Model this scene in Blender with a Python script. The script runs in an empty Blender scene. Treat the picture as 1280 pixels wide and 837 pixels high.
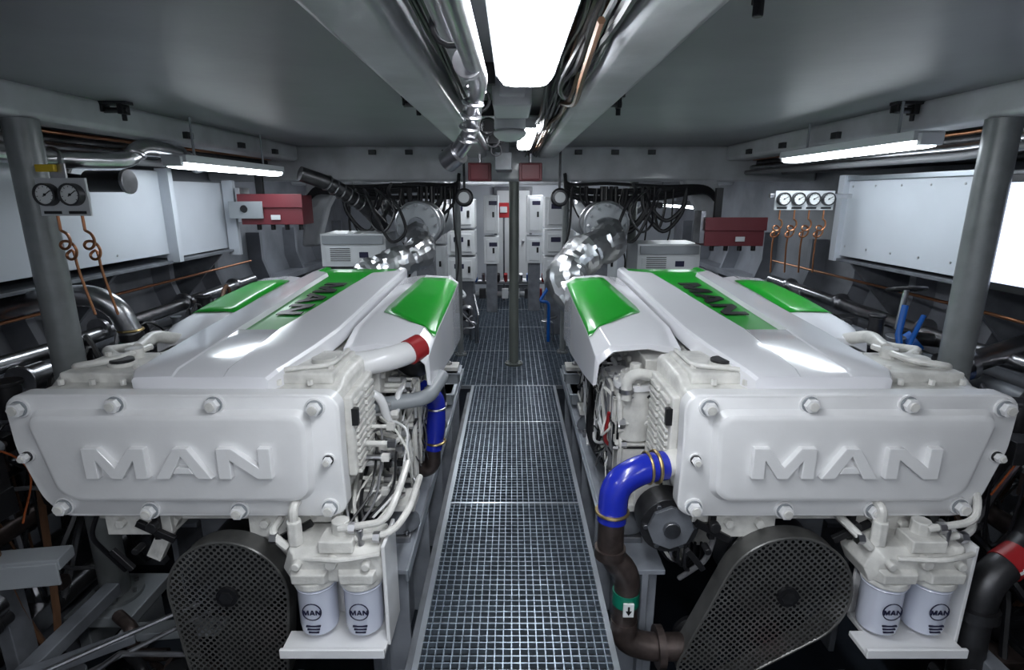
import bpy, math, random
from mathutils import Vector, Matrix
H = 1.75
sc = bpy.context.scene
try:
    sc.view_settings.view_transform = 'Standard'
    sc.view_settings.look = 'None'
    sc.view_settings.exposure = .62
except Exception as e: print(e)

# ------------------------------------------------------------ materials
def mat(name, col, rough=.5, metal=0., bump=0., bscale=30., var=.0, vscale=4., coat=0., es=0., ecol=None):
    m = bpy.data.materials.new(name); m.use_nodes = True
    nt = m.node_tree; N = nt.nodes; L = nt.links
    p = N['Principled BSDF']
    p.inputs['Base Color'].default_value = (*col, 1)
    p.inputs['Roughness'].default_value = rough
    p.inputs['Metallic'].default_value = metal
    p.inputs['Coat Weight'].default_value = coat
    p.inputs['Coat Roughness'].default_value = .08
    tc = N.new('ShaderNodeTexCoord')
    if var > 0:
        n = N.new('ShaderNodeTexNoise'); n.inputs['Scale'].default_value = vscale
        n.inputs['Detail'].default_value = 5
        L.new(tc.outputs['Object'], n.inputs['Vector'])
        r = N.new('ShaderNodeValToRGB')
        r.color_ramp.elements[0].position = .35; r.color_ramp.elements[1].position = .65
        r.color_ramp.elements[0].color = (*[c*(1-var) for c in col], 1)
        r.color_ramp.elements[1].color = (*[min(1, c*(1+var*.5)) for c in col], 1)
        L.new(n.outputs['Fac'], r.inputs['Fac']); L.new(r.outputs['Color'], p.inputs['Base Color'])
    if bump > 0:
        n2 = N.new('ShaderNodeTexNoise'); n2.inputs['Scale'].default_value = bscale
        n2.inputs['Detail'].default_value = 4
        L.new(tc.outputs['Object'], n2.inputs['Vector'])
        b = N.new('ShaderNodeBump'); b.inputs['Strength'].default_value = bump
        b.inputs['Distance'].default_value = .02
        L.new(n2.outputs['Fac'], b.inputs['Height']); L.new(b.outputs['Normal'], p.inputs['Normal'])
    if es > 0:
        p.inputs['Emission Color'].default_value = (*(ecol or col), 1)
        p.inputs['Emission Strength'].default_value = es
    return m

WHT = mat('engine_white_enamel', (.80,.80,.81), .28, var=.04, vscale=6, coat=.4, bump=.03, bscale=60)
CAST = mat('cast_white_paint', (.70,.69,.66), .4, var=.2, vscale=12, bump=.15, bscale=80, coat=.2)
COV = mat('cover_gloss_white', (.80,.80,.84), .18, coat=.8)
GRN = mat('cover_green', (.012,.34,.025), .3, coat=.3)
BLK = mat('black_rubber', (.008,.008,.010), .4)
BLKM = mat('black_metal', (.015,.015,.017), .4, .3)
SS = mat('stainless', (.46,.46,.48), .28, 1., var=.15, vscale=15, bump=.04)
GALV = mat('galvanised', (.27,.325,.39), .35, .8, var=.3, vscale=20)
ALU = mat('aluminium_edge', (.50,.54,.59), .3, .8, var=.1)
DKST = mat('dark_steel', (.07,.07,.075), .4, .8, var=.3, vscale=12)
RUST = mat('brown_iron_pipe', (.085,.065,.06), .42, .6, var=.35, vscale=20)
BLUE = mat('blue_silicone', (.012,.025,.40), .25, coat=.4)
BLUV = mat('valve_blue', (.0,.08,.35), .4)
COP = mat('copper', (.42,.19,.10), .3, 1.)
BRS = mat('brass_clamp', (.5,.38,.18), .35, 1.)
RED = mat('red_box', (.14,.022,.03), .45)
REDB = mat('bright_red', (.33,.012,.016), .4)
BAND = mat('green_band', (.0,.15,.09), .4)
YEL = mat('yellow_label', (.6,.42,.02), .5)
FOIL = mat('crinkled_foil', (.58,.59,.61), .33, 1.)
CEIL = mat('ceiling_grey', (.225,.235,.252), .42, var=.14, vscale=1.5, bump=.10, bscale=6)
BEAM = mat('beam_paint', (.52,.535,.56), .32, var=.18, vscale=4, bump=.2, bscale=8, coat=.2)
WALL = mat('hull_paint', (.21,.22,.25), .45, var=.3, vscale=2.5, bump=.12, bscale=8)
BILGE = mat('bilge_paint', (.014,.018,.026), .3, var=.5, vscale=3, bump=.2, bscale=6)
PANEL = mat('tank_panel_white', (.50,.53,.58), .4, var=.06, vscale=2)
BEDP = mat('bed_paint', (.26,.28,.32), .35, var=.25, vscale=6)
POST = mat('post_grey', (.22,.235,.24), .35, .2, var=.15, vscale=10)
POSTG = mat('post_greenish', (.15,.165,.15), .4, .2, var=.1)
CAB = mat('cabinet_white', (.58,.60,.62), .4, var=.05)
GREYB = mat('cabinet_grey', (.27,.29,.31), .4, var=.08)
GREYP = mat('grey_paint', (.14,.15,.17), .4, var=.3, vscale=8)
DIAL = mat('gauge_dial', (.75,.77,.77), .4)
FILT = mat('filter_can_white', (.62,.65,.76), .25, coat=.5)
INK = mat('navy_print', (.01,.01,.04), .5)
LAMP = mat('lamp_diffuser', (1,1,1), .4, es=26., ecol=(.92,.96,1.))
LAMPB = mat('rear_fill_diffuser', (1,1,1), .4, es=11., ecol=(.92,.96,1.))  # glow of the weak fill lamps added behind the camera
LAMPS = mat('side_lamp_diffuser', (1,1,1), .4, es=12., ecol=(.86,.94,1.))
WIN = mat('window_daylight', (.9,.95,1), .2, es=1.0, ecol=(.66,.74,1.))
LBODY = mat('lamp_body', (.5,.52,.55), .4)
CABLE = mat('brown_cable', (.13,.065,.035), .5)
GREYC = mat('grey_cable', (.15,.15,.16), .5)

def perforated():
    m = mat('perforated_steel', (.17,.17,.165), .38, .6, var=.2, vscale=10)
    nt = m.node_tree; N = nt.nodes; L = nt.links; p = N['Principled BSDF']
    tc = N.new('ShaderNodeTexCoord')
    ds = []
    for off in (0., .5):
        sp = N.new('ShaderNodeSeparateXYZ'); L.new(tc.outputs['Object'], sp.inputs[0])
        com = N.new('ShaderNodeCombineXYZ'); L.new(sp.outputs['X'], com.inputs[0]); L.new(sp.outputs['Z'], com.inputs[1])
        sc_ = N.new('ShaderNodeVectorMath'); sc_.operation = 'MULTIPLY_ADD'
        L.new(com.outputs[0], sc_.inputs[0]); sc_.inputs[1].default_value = (36, 36, 0)
        sc_.inputs[2].default_value = (off+20, off+20, .5)
        fr = N.new('ShaderNodeVectorMath'); fr.operation = 'FRACTION'; L.new(sc_.outputs[0], fr.inputs[0])
        sb = N.new('ShaderNodeVectorMath'); sb.operation = 'SUBTRACT'; L.new(fr.outputs[0], sb.inputs[0]); sb.inputs[1].default_value = (.5,.5,.5)
        ln = N.new('ShaderNodeVectorMath'); ln.operation = 'LENGTH'
        ml = N.new('ShaderNodeVectorMath'); ml.operation = 'MULTIPLY'; L.new(sb.outputs[0], ml.inputs[0]); ml.inputs[1].default_value = (1,1,0)
        L.new(ml.outputs[0], ln.inputs[0])
        ds.append(ln)
    mn = N.new('ShaderNodeMath'); mn.operation = 'MINIMUM'
    L.new(ds[0].outputs['Value'], mn.inputs[0]); L.new(ds[1].outputs['Value'], mn.inputs[1])
    gt = N.new('ShaderNodeMath'); gt.operation = 'GREATER_THAN'; gt.inputs[1].default_value = .25
    L.new(mn.outputs[0], gt.inputs[0]); L.new(gt.outputs[0], p.inputs['Alpha'])
    return m
PERF = perforated()
PRIM = mat('guard_rim_steel', (.15,.15,.145), .4, .6, var=.2, vscale=10)

# ------------------------------------------------------------ builder
def empty(name, loc):
    o = bpy.data.objects.new(name, None); o.location = (loc[0], loc[1], loc[2]+H)
    o.empty_display_size = .1
    sc.collection.objects.link(o); return o

def ortho(d):
    d = d.normalized()
    u = d.cross(Vector((0,0,1)))
    if u.length < 1e-3: u = d.cross(Vector((0,1,0)))
    u.normalize(); return u, u.cross(d).normalized()

class B:
    def __init__(s, name, parent=None, bevel=0., seg=2, sx=1, angle=40, ang=35):
        s.name=name; s.parent=parent; s.bevel=bevel; s.seg=seg; s.sx=sx; s.angle=angle; s.ang=ang
        s.v=[]; s.f=[]; s.m=[]; s.mats=[]
    def add(s, vs, fs, m):
        if m not in s.mats: s.mats.append(m)
        i = s.mats.index(m); n = len(s.v)
        s.v += [(p[0]*s.sx, p[1], p[2]+H) for p in vs]
        for f in fs:
            s.f.append([k+n for k in f]); s.m.append(i)
    def box(s, x0,x1,y0,y1,z0,z1, m):
        vs=[(x,y,z) for x in (x0,x1) for y in (y0,y1) for z in (z0,z1)]
        s.add(vs, [(0,1,3,2),(4,6,7,5),(0,4,5,1),(2,3,7,6),(0,2,6,4),(1,5,7,3)], m)
    def obox(s, c, size, m, rx=0, ry=0, rz=0):
        from mathutils import Euler
        R = Euler((rx,ry,rz)).to_matrix(); c=Vector(c)
        vs=[c+R@Vector((x*size[0]/2,y*size[1]/2,z*size[2]/2)) for x in (-1,1) for y in (-1,1) for z in (-1,1)]
        s.add(vs, [(0,1,3,2),(4,6,7,5),(0,4,5,1),(2,3,7,6),(0,2,6,4),(1,5,7,3)], m)
    def loft(s, rings, m, cap=True):
        n=len(rings[0]); vs=[p for r in rings for p in r]; fs=[]
        for i in range(len(rings)-1):
            for j in range(n):
                k=(j+1)%n; fs.append((i*n+j,i*n+k,(i+1)*n+k,(i+1)*n+j))
        if cap:
            fs.append(tuple(range(n))[::-1]); fs.append(tuple((len(rings)-1)*n+j for j in range(n)))
        s.add(vs, fs, m)
    def lathe(s, p0, d, prof, m, seg=24, cap=True):
        p0=Vector(p0); d=Vector(d).normalized(); u,w=ortho(d)
        rings=[[p0+d*t+(u*math.cos(a)+w*math.sin(a))*r for a in [2*math.pi*k/seg for k in range(seg)]] for t,r in prof]
        s.loft(rings, m, cap)
    def cyl(s, p0, p1, r, m, r1=None, seg=20):
        p0=Vector(p0); p1=Vector(p1)
        s.lathe(p0, p1-p0, [(0,r),((p1-p0).length, r if r1 is None else r1)], m, seg)
    def tube(s, pts, r, m, seg=10, fil=None, closed=False, n=5):
        P=[Vector(p) for p in pts]
        if fil and len(P)>2:
            Q=[P[0]]
            for i in range(1,len(P)-1):
                a,b,c=P[i-1],P[i],P[i+1]
                f=min(fil,(a-b).length*.49,(c-b).length*.49)
                s0=b+(a-b).normalized()*f; s1=b+(c-b).normalized()*f
                for k in range(n+1):
                    t=k/n; Q.append(s0*(1-t)**2+b*2*t*(1-t)+s1*t*t)
            Q.append(P[-1]); P=Q
        N=len(P); rings=[]; u=None
        for i in range(N):
            if closed: d=(P[(i+1)%N]-P[i-1])
            else: d=(P[min(i+1,N-1)]-P[max(i-1,0)])
            if d.length<1e-6: d=Vector((0,0,1))
            d.normalize()
            if u is None: u,_=ortho(d)
            else:
                u=(u-d*u.dot(d)); u = u.normalized() if u.length>1e-4 else ortho(d)[0]
            w=u.cross(d)
            rr = r(i/(N-1)) if callable(r) else r
            rings.append([P[i]+(u*math.cos(a)+w*math.sin(a))*rr for a in [2*math.pi*k/seg for k in range(seg)]])
        if closed: rings.append(rings[0])
        s.loft(rings, m, not closed)
    def spline(s, pts, r, m, seg=8, n=6):
        P=[Vector(p) for p in pts]; P=[P[0]*2-P[1]]+P+[P[-1]*2-P[-2]]; Q=[]
        for i in range(1,len(P)-2):
            for k in range(n):
                t=k/n; a,b,c,d=P[i-1],P[i],P[i+1],P[i+2]
                Q.append(.5*((2*b)+(c-a)*t+(2*a-5*b+4*c-d)*t*t+(3*b-a-3*c+d)*t**3))
        Q.append(P[-2]); s.tube(Q, r, m, seg)
    def torus(s, c, d, R, r, m, seg=20, ts=8):
        c=Vector(c); u,w=ortho(Vector(d))
        s.tube([c+(u*math.cos(a)+w*math.sin(a))*R for a in [2*math.pi*k/seg for k in range(seg)]], r, m, ts, closed=True)
    def prism(s, poly, o, u, v, w, m):
        o,u,v,w=Vector(o),Vector(u),Vector(v),Vector(w)
        r0=[o+u*a+v*b for a,b in poly]; r1=[p+w for p in r0]
        s.loft([r0,r1], m)
    def word(s, o, u, v, w, m):
        M=[(0,0),(0,1),(.45,1),(.875,.38),(1.3,1),(1.75,1),(1.75,0),(1.40,0),(1.40,.60),(1.02,0),(.73,0),(.35,.60),(.35,0)]
        A1=[(0,0),(.6,1),(.81,1),(.81,.76),(.4,0)]; A2=[(1.6-a,b) for a,b in A1][::-1]; A3=[(.5,.17),(.62,.38),(.98,.38),(1.1,.17)]
        Nn=[(0,0),(0,1),(.42,1),(1.15,.38),(1.15,1),(1.5,1),(1.5,0),(1.08,0),(.35,.62),(.35,0)]
        for P,off in ((M,0),(A1,1.95),(A2,1.95),(A3,1.95),(Nn,3.75)):
            s.prism([((a+off)/5.25,b) for a,b in P], o,u,v,w,m)
    def grid(s, G, m, mf=None):
        R=len(G); C=len(G[0])
        for i in range(R-1):
            for j in range(C-1):
                mm = mf(i,j) if mf else m
                s.add([G[i][j],G[i][j+1],G[i+1][j+1],G[i+1][j]],[(0,1,2,3)],mm)
    def done(s, weld=False, sub=0, solid=0):
        import bmesh
        me=bpy.data.meshes.new(s.name)
        V=[Vector(p) for p in s.v]
        lo=Vector([min(p[k] for p in V) for k in range(3)]); hi=Vector([max(p[k] for p in V) for k in range(3)])
        c=(lo+hi)/2
        me.from_pydata([tuple(p-c) for p in V],[],s.f)
        for m in s.mats: me.materials.append(m)
        for i,p in enumerate(me.polygons): p.material_index=s.m[i]; p.use_smooth=True
        bm=bmesh.new(); bm.from_mesh(me)
        if weld: bmesh.ops.remove_doubles(bm, verts=bm.verts, dist=.0004)
        bmesh.ops.recalc_face_normals(bm, faces=bm.faces); bm.to_mesh(me); bm.free()
        if not s.bevel and not sub:
            me.set_sharp_from_angle(angle=math.radians(s.ang))
        o=bpy.data.objects.new(s.name, me); sc.collection.objects.link(o)
        o.location=c
        if s.parent:
            o.parent=s.parent; o.matrix_parent_inverse=Matrix.Translation(-s.parent.location)
        if solid:
            md=o.modifiers.new('solid','SOLIDIFY'); md.thickness=solid; md.offset=-1
        if s.bevel:
            md=o.modifiers.new('bevel','BEVEL'); md.width=s.bevel; md.segments=s.seg
            md.limit_method='ANGLE'; md.angle_limit=math.radians(s.angle); md.harden_normals=True
        return o

def inset(poly, d):
    cx=sum(p[0] for p in poly)/len(poly); cz=sum(p[1] for p in poly)/len(poly)
    hx=max(abs(p[0]-cx) for p in poly); hz=max(abs(p[1]-cz) for p in poly)
    return [(cx+(p[0]-cx)*(hx-d)/hx, cz+(p[1]-cz)*(hz-d)/hz) for p in poly]
def ring(poly, y): return [(x,y,z) for x,z in poly]
def rnd_poly(poly, r, n=4):
    P=[Vector(p) for p in poly]; Q=[]
    for i in range(len(P)):
        a,b,c=P[i-1],P[i],P[(i+1)%len(P)]
        f=min(r,(a-b).length*.45,(c-b).length*.45)
        s0=b+(a-b).normalized()*f; s1=b+(c-b).normalized()*f
        for k in range(n+1):
            t=k/n; q=s0*(1-t)**2+b*2*t*(1-t)+s1*t*t; Q.append((q.x,q.y))
    return Q

# ------------------------------------------------------------ room shell
YB=-2.2; YF=10.2
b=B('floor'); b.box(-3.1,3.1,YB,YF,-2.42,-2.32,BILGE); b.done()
b=B('ceiling'); b.box(-3.1,3.1,YB,YF,.45,.55,CEIL); b.done()
for s,nm in ((-1,'wall_left'),(1,'wall_right')):
    b=B(nm,sx=s)
    prof=[(2.95,.45),(2.95,-.75),(2.45,-2.32),(2.6,-2.40),(3.1,-.8),(3.1,.45)]
    b.loft([ring(prof,YB),ring(prof,YF)],WALL); 
    for y in [1.0,1.7,2.4,3.1,3.8,4.5,5.2,6.2,7.2,8.2,9.2]:
        pr=[(2.95,-.4),(2.95,-.75),(2.45,-2.32),(2.25,-2.32),(2.80,-.70),(2.80,-.4)]
        b.loft([ring(pr,y),ring(pr,y+.06)],WALL)
    b.box(2.68,2.9,.5,10,-.98,-.92,WALL)
    b.done()
b=B('wall_back'); b.box(-3.1,3.1,YB-.1,YB,-2.4,.55,PANEL); b.done()
b=B('wall_front'); b.box(-3.1,3.1,YF,YF+.1,-2.4,.55,PANEL); b.done()

for s in (-1,1):
    b=B('ceiling_girder',sx=s,bevel=.035,seg=3)
    b.box(.24,.42,-2.1,5.55,.345,.47,BEAM); b.done()
    b=B('ceiling_side_beam',sx=s,bevel=.03,seg=3)
    b.box(2.03,2.24,-2.1,5.5,.315,.46,BEAM); 
    b.done()
b=B('transverse_beam',bevel=.03,seg=3)
b.box(-2.95,2.95,5.55,5.75,.13,.46,BEAM)
for s in (-1,1):
    pr=[(s*1.62,.20),(s*2.0,.2),(s*2.1,-.5),(s*1.95,-.5),(s*1.82,-.12)]
    b.loft([ring(pr,5.56),ring(pr,5.72)],BEAM)
b.done()
b=B('transverse_beam',bevel=.03,seg=3); b.box(-2.95,2.95,7.6,7.75,.13,.46,BEAM); b.done()

for x,y,w in ((-1.97,2.94,.14),(1.97,2.95,.14),(-.46,2.75,.10),(.47,2.75,.10),(.50,1.28,.05)):
    b=B('ceiling_hanger_bracket',bevel=.003)
    b.box(x-w/2,x+w/2,y-.03,y+.03,.435,.455,DKST)
    b.box(x-w*.45,x-w*.35,y-.03,y+.03,.40,.44,BLKM); b.box(x+w*.15,x+w*.35,y-.03,y+.03,.39,.44,BLKM)
    b.cyl((x-w*.45,y,.41),(x+w*.4,y,.41),.014,DKST,seg=10)
    b.cyl((x+w*.25,y,.40),(x+w*.25,y,.36),.012,BLKM,seg=8)
    b.done()
for s in (-1,1):
    b=B('beam_clip_set',sx=s,bevel=.003)
    for y in (3.6,4.3,4.9): b.box(2.0,2.035,y,y+.07,.34,.38,DKST)
    for x in (.6,.95,1.3): b.box(x,x+.07,5.52,5.56,.375,.42,DKST)
    b.done()

# ------------------------------------------------------------ walkway gratings
def grating(name,x0,x1,y0,y1,px=.034,py=.034,z=-1.75,panels=1.2,frame=ALU,t=.0050):
    b=B(name)
    n=round((x1-x0)/px)
    for i in range(n+1):
        x=x0+(x1-x0)*i/n; b.box(x-t/2,x+t/2,y0,y1,z-.025,z,GALV)
    n=round((y1-y0)/py)
    for i in range(n+1):
        y=y0+(y1-y0)*i/n; b.box(x0,x1,y-t/2,y+t/2,z-.022,z-.001,GALV)
    y=y0
    while y<y1+.01:
        b.box(x0,x1,y-.006,y+.006,z-.035,z+.001,frame); y+=panels
    b.box(x0-.012,x0+.012,y0,y1,z-.04,z+.004,frame); b.box(x1-.012,x1+.012,y0,y1,z-.04,z+.004,frame)
    return b.done()
grating('walkway_grating',-.37,.40,.5,4.95)
grating('walkway_grating',-.95,.95,4.97,10.05,px=.05,py=.05)
grating('side_step_grating',-.80,-.42,1.2,1.72)
grating('side_step_grating',1.25,1.75,1.2,1.72)
b=B('walkway_support_frame',bevel=.003)
for s in (-1,1): b.box(s*.40-.02,s*.40+.02,.5,4.9,-1.86,-1.795,GREYP); b.box(s*.9-.02,s*.9+.02,5.3,10,-1.86,-1.795,GREYP)
for y in (.8,2.0,3.2,4.4,5.6,6.8,8,9.2):
    w=.40 if y<5 else .9
    b.box(-w,w,y,y+.06,-1.86,-1.80,GREYP)
    for s in (-.38,.38): b.box(s-.03,s+.03,y,y+.06,-2.32,-1.86,GREYP)
b.done()

def post(x,y,r,z0,z1,m,foot=True):
    b=B('support_post'); b.cyl((x,y,z0),(x,y,z1),r,m,seg=28)
    if foot:
        b.cyl((x,y,z0),(x,y,z0+.02),r*1.9,m,seg=28)
        for k in range(6):
            a=k*math.pi/3; b.cyl((x+math.cos(a)*r*1.5,y+math.sin(a)*r*1.5,z0+.02),(x+math.cos(a)*r*1.5,y+math.sin(a)*r*1.5,z0+.035),.011,SS,seg=6)
    return b.done()
post(-2.085,2.49,.066,-2.04,.315,POST); post(2.085,2.49,.066,-2.04,.315,POST)
for s in (-1,1):
    b=B('post_plinth',bevel=.006,sx=s); b.box(1.90,2.24,2.32,2.66,-2.10,-2.04,GREYB); b.box(1.93,1.99,2.36,2.6,-2.32,-2.10,GREYB); b.box(2.16,2.22,2.36,2.6,-2.32,-2.10,GREYB); b.done()
post(.02,5.65,.05,-1.75,.13,POSTG)
post(-.58,6.0,.035,-1.75,.45,POST); post(1.26,5.9,.045,-1.75,.45,POSTG); post(.58,6.1,.035,-1.75,.45,POST)

# ------------------------------------------------------------ lamps
def lamp_y(name,xc,y0,y1,z,w,m,h=.055,top=.45):
    root=empty(name,(xc,(y0+y1)/2,z+h))
    b=B('lamp_housing',root,bevel=.008)
    b.box(xc-w*.56,xc+w*.56,y0-.02,y1+.02,z+h*.55,z+h+.02,LBODY)
    b.box(xc-w*.4,xc+w*.4,y0-.045,y0-.015,z+.01,z+h+.01,LBODY); b.box(xc-w*.4,xc+w*.4,y1+.015,y1+.045,z+.01,z+h+.01,LBODY)
    for y in (y0+.2,y1-.2): b.cyl((xc,y,z+h),(xc,y,top),.008,GREYB,seg=8)
    b.done()
    b=B('diffuser',root)
    rings=[]
    sec=[(-.5,.6),(-.5,.35),(-.42,.1),(-.25,0),(.25,0),(.42,.1),(.5,.35),(.5,.6)]
    for y,q in ((y0-.02,.75),(y0,.95),(y0+.03,1),(y1-.03,1),(y1,.95),(y1+.02,.75)):
        rings.append([(xc+a*w*q,y,z+h*.6-(.6-c)*h*q) for a,c in sec])
    b.loft(rings,m); b.done()
lamp_y('rear_fill_lamp',.037,.25,1.70,.298,.150,LAMP)
lamp_y('rear_fill_lamp',.09,3.1,4.4,.33,.10,LAMP)
lamp_y('rear_fill_lamp',.0,-1.7,-.3,.295,.17,LAMP)  # unseen fill lamp, added behind the camera to light the engine fronts
lamp_y('rear_fill_lamp',-.38,6.0,7.3,.32,.12,LAMP)
lamp_y('rear_fill_lamp',.45,8.0,9.6,.32,.14,LAMP)
lamp_y('side_lamp',-1.92,3.3,4.65,.15,.13,LAMPS)
lamp_y('side_lamp',1.93,2.72,4.0,.215,.13,LAMPS)
lamp_y('side_lamp',1.95,5.9,7.6,-.14,.12,LAMPS,top=.45)
lamp_y('side_lamp',-2.0,5.9,7.4,-.0,.12,LAMPS,top=.45)
lamp_y('side_lamp',-1.3,-1.2,.3,.30,.15,LAMPB)  # weak fill added out of view behind the camera, left
lamp_y('side_lamp',1.3,-1.2,.3,.30,.15,LAMPB)  # matching added fill on the right, also unseen

b=B('ceiling_junction_box',bevel=.01)
b.box(-.075,.075,2.25,2.62,.33,.44,CAB); b.box(-.05,.05,2.2,2.26,.36,.42,CAB)
b.cyl((-.01,2.8,.45),(-.01,2.8,.30),.075,CAB); b.lathe((-.01,2.8,.30),(0,0,-1),[(0,.08),(.02,.08),(.045,.05),(.05,.02)],CAB)
b.done()
b=B('air_vent_box',bevel=.008); b.box(-.14,.0,4.7,5.2,.2,.34,GREYP); b.box(-.1,-.02,4.85,5.05,.34,.45,GREYP); b.done()
for x in (-.38,.06):
    b=B('ceiling_alarm_box',bevel=.008); b.box(x,x+.2,4.95,5.1,.12,.27,RED); b.box(x+.02,x+.18,4.94,4.96,.13,.26,RED); b.cyl((x+.1,5.03,.27),(x+.1,5.03,.45),.015,SS); b.done()

# ------------------------------------------------------------ overhead pipes / cables
b=B('overhead_stainless_pipe')
b.tube([(-.10,-.8,.29),(-.085,1.55,.29),(-.11,1.68,.24),(-.12,1.72,.18),(-.17,1.76,.12)],.024,SS,14,fil=.08)
b.tube([(-.14,-.8,.34),(-.14,2.2,.34),(-.2,2.5,.34),(-.2,4.6,.36)],.018,SS,12,fil=.1)
for k in range(5):
    q=Vector((-.10,1.60,.275)).lerp(Vector((-.13,1.72,.16)),k/4); b.torus(q,(.2,-.4,.9),.026,.006,SS,16,6)
b.cyl((-.16,1.75,.125),(-.20,1.78,.10),.034,SS)
b.cyl((-.10,1.35,.29),(-.10,1.38,.29),.034,SS)
for y in (.7,1.2,2.1,2.9,3.6,4.4): b.box(-.18,-.06,y,y+.03,.38,.45,BLKM); b.torus((-.12,y+.015,.33),(0,1,0),.04,.006,DKST,14,6)
b.done()
R=random.Random(5)
b=B('overhead_cable_bundle')
for k in range(20):
    m=[BLK,BLK,BLK,CABLE,BLK,GREYC][k%6]; x0=.130+.0055*k; r=R.uniform(.005,.010)
    pts=[(x0+R.uniform(-.014,.014),y,.38+R.uniform(-.035,.03)) for y in (-.9,-.2,.4,.9,1.3,1.7,2.1,2.6,3.2,4.2,5.4)]
    pts=[(min(p[0],.232),p[1],p[2]) for p in pts]
    b.spline(pts,r,m,6)
b.spline([(.18,1.45,.38),(.13,1.6,.29),(.16,1.75,.28),(.2,1.9,.38)],.006,BLK,6)
b.spline([(.19,1.3,.36),(.19,1.6,.31),(.21,2.0,.30),(.2,2.4,.36)],.009,CABLE,6)
b.done()
b=B('overhead_cable_bundle')
for k in range(6):
    pts=[(-.17-.010*k+R.uniform(-.01,.01),y,.41+R.uniform(-.02,.02)) for y in (-.9,0,.8,1.6,2.5,3.5,5.4)]
    b.spline(pts,.006,BLK,6)
b.done()

# ------------------------------------------------------------ engines
def wing(b,rows):
    G=[[ (x,y,z) for x,z in cols] for y,cols in rows]
    b.grid(G,COV)
    def ev(u,v):
        i=min(int(v),len(G)-2); j=min(int(u),len(G[0])-2); fv=v-i; fu=u-j
        p=lambda a,c: Vector(G[a][c])
        return p(i,j)*(1-fu)*(1-fv)+p(i,j+1)*fu*(1-fv)+p(i+1,j)*(1-fu)*fv+p(i+1,j+1)*fu*fv
    return ev

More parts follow.
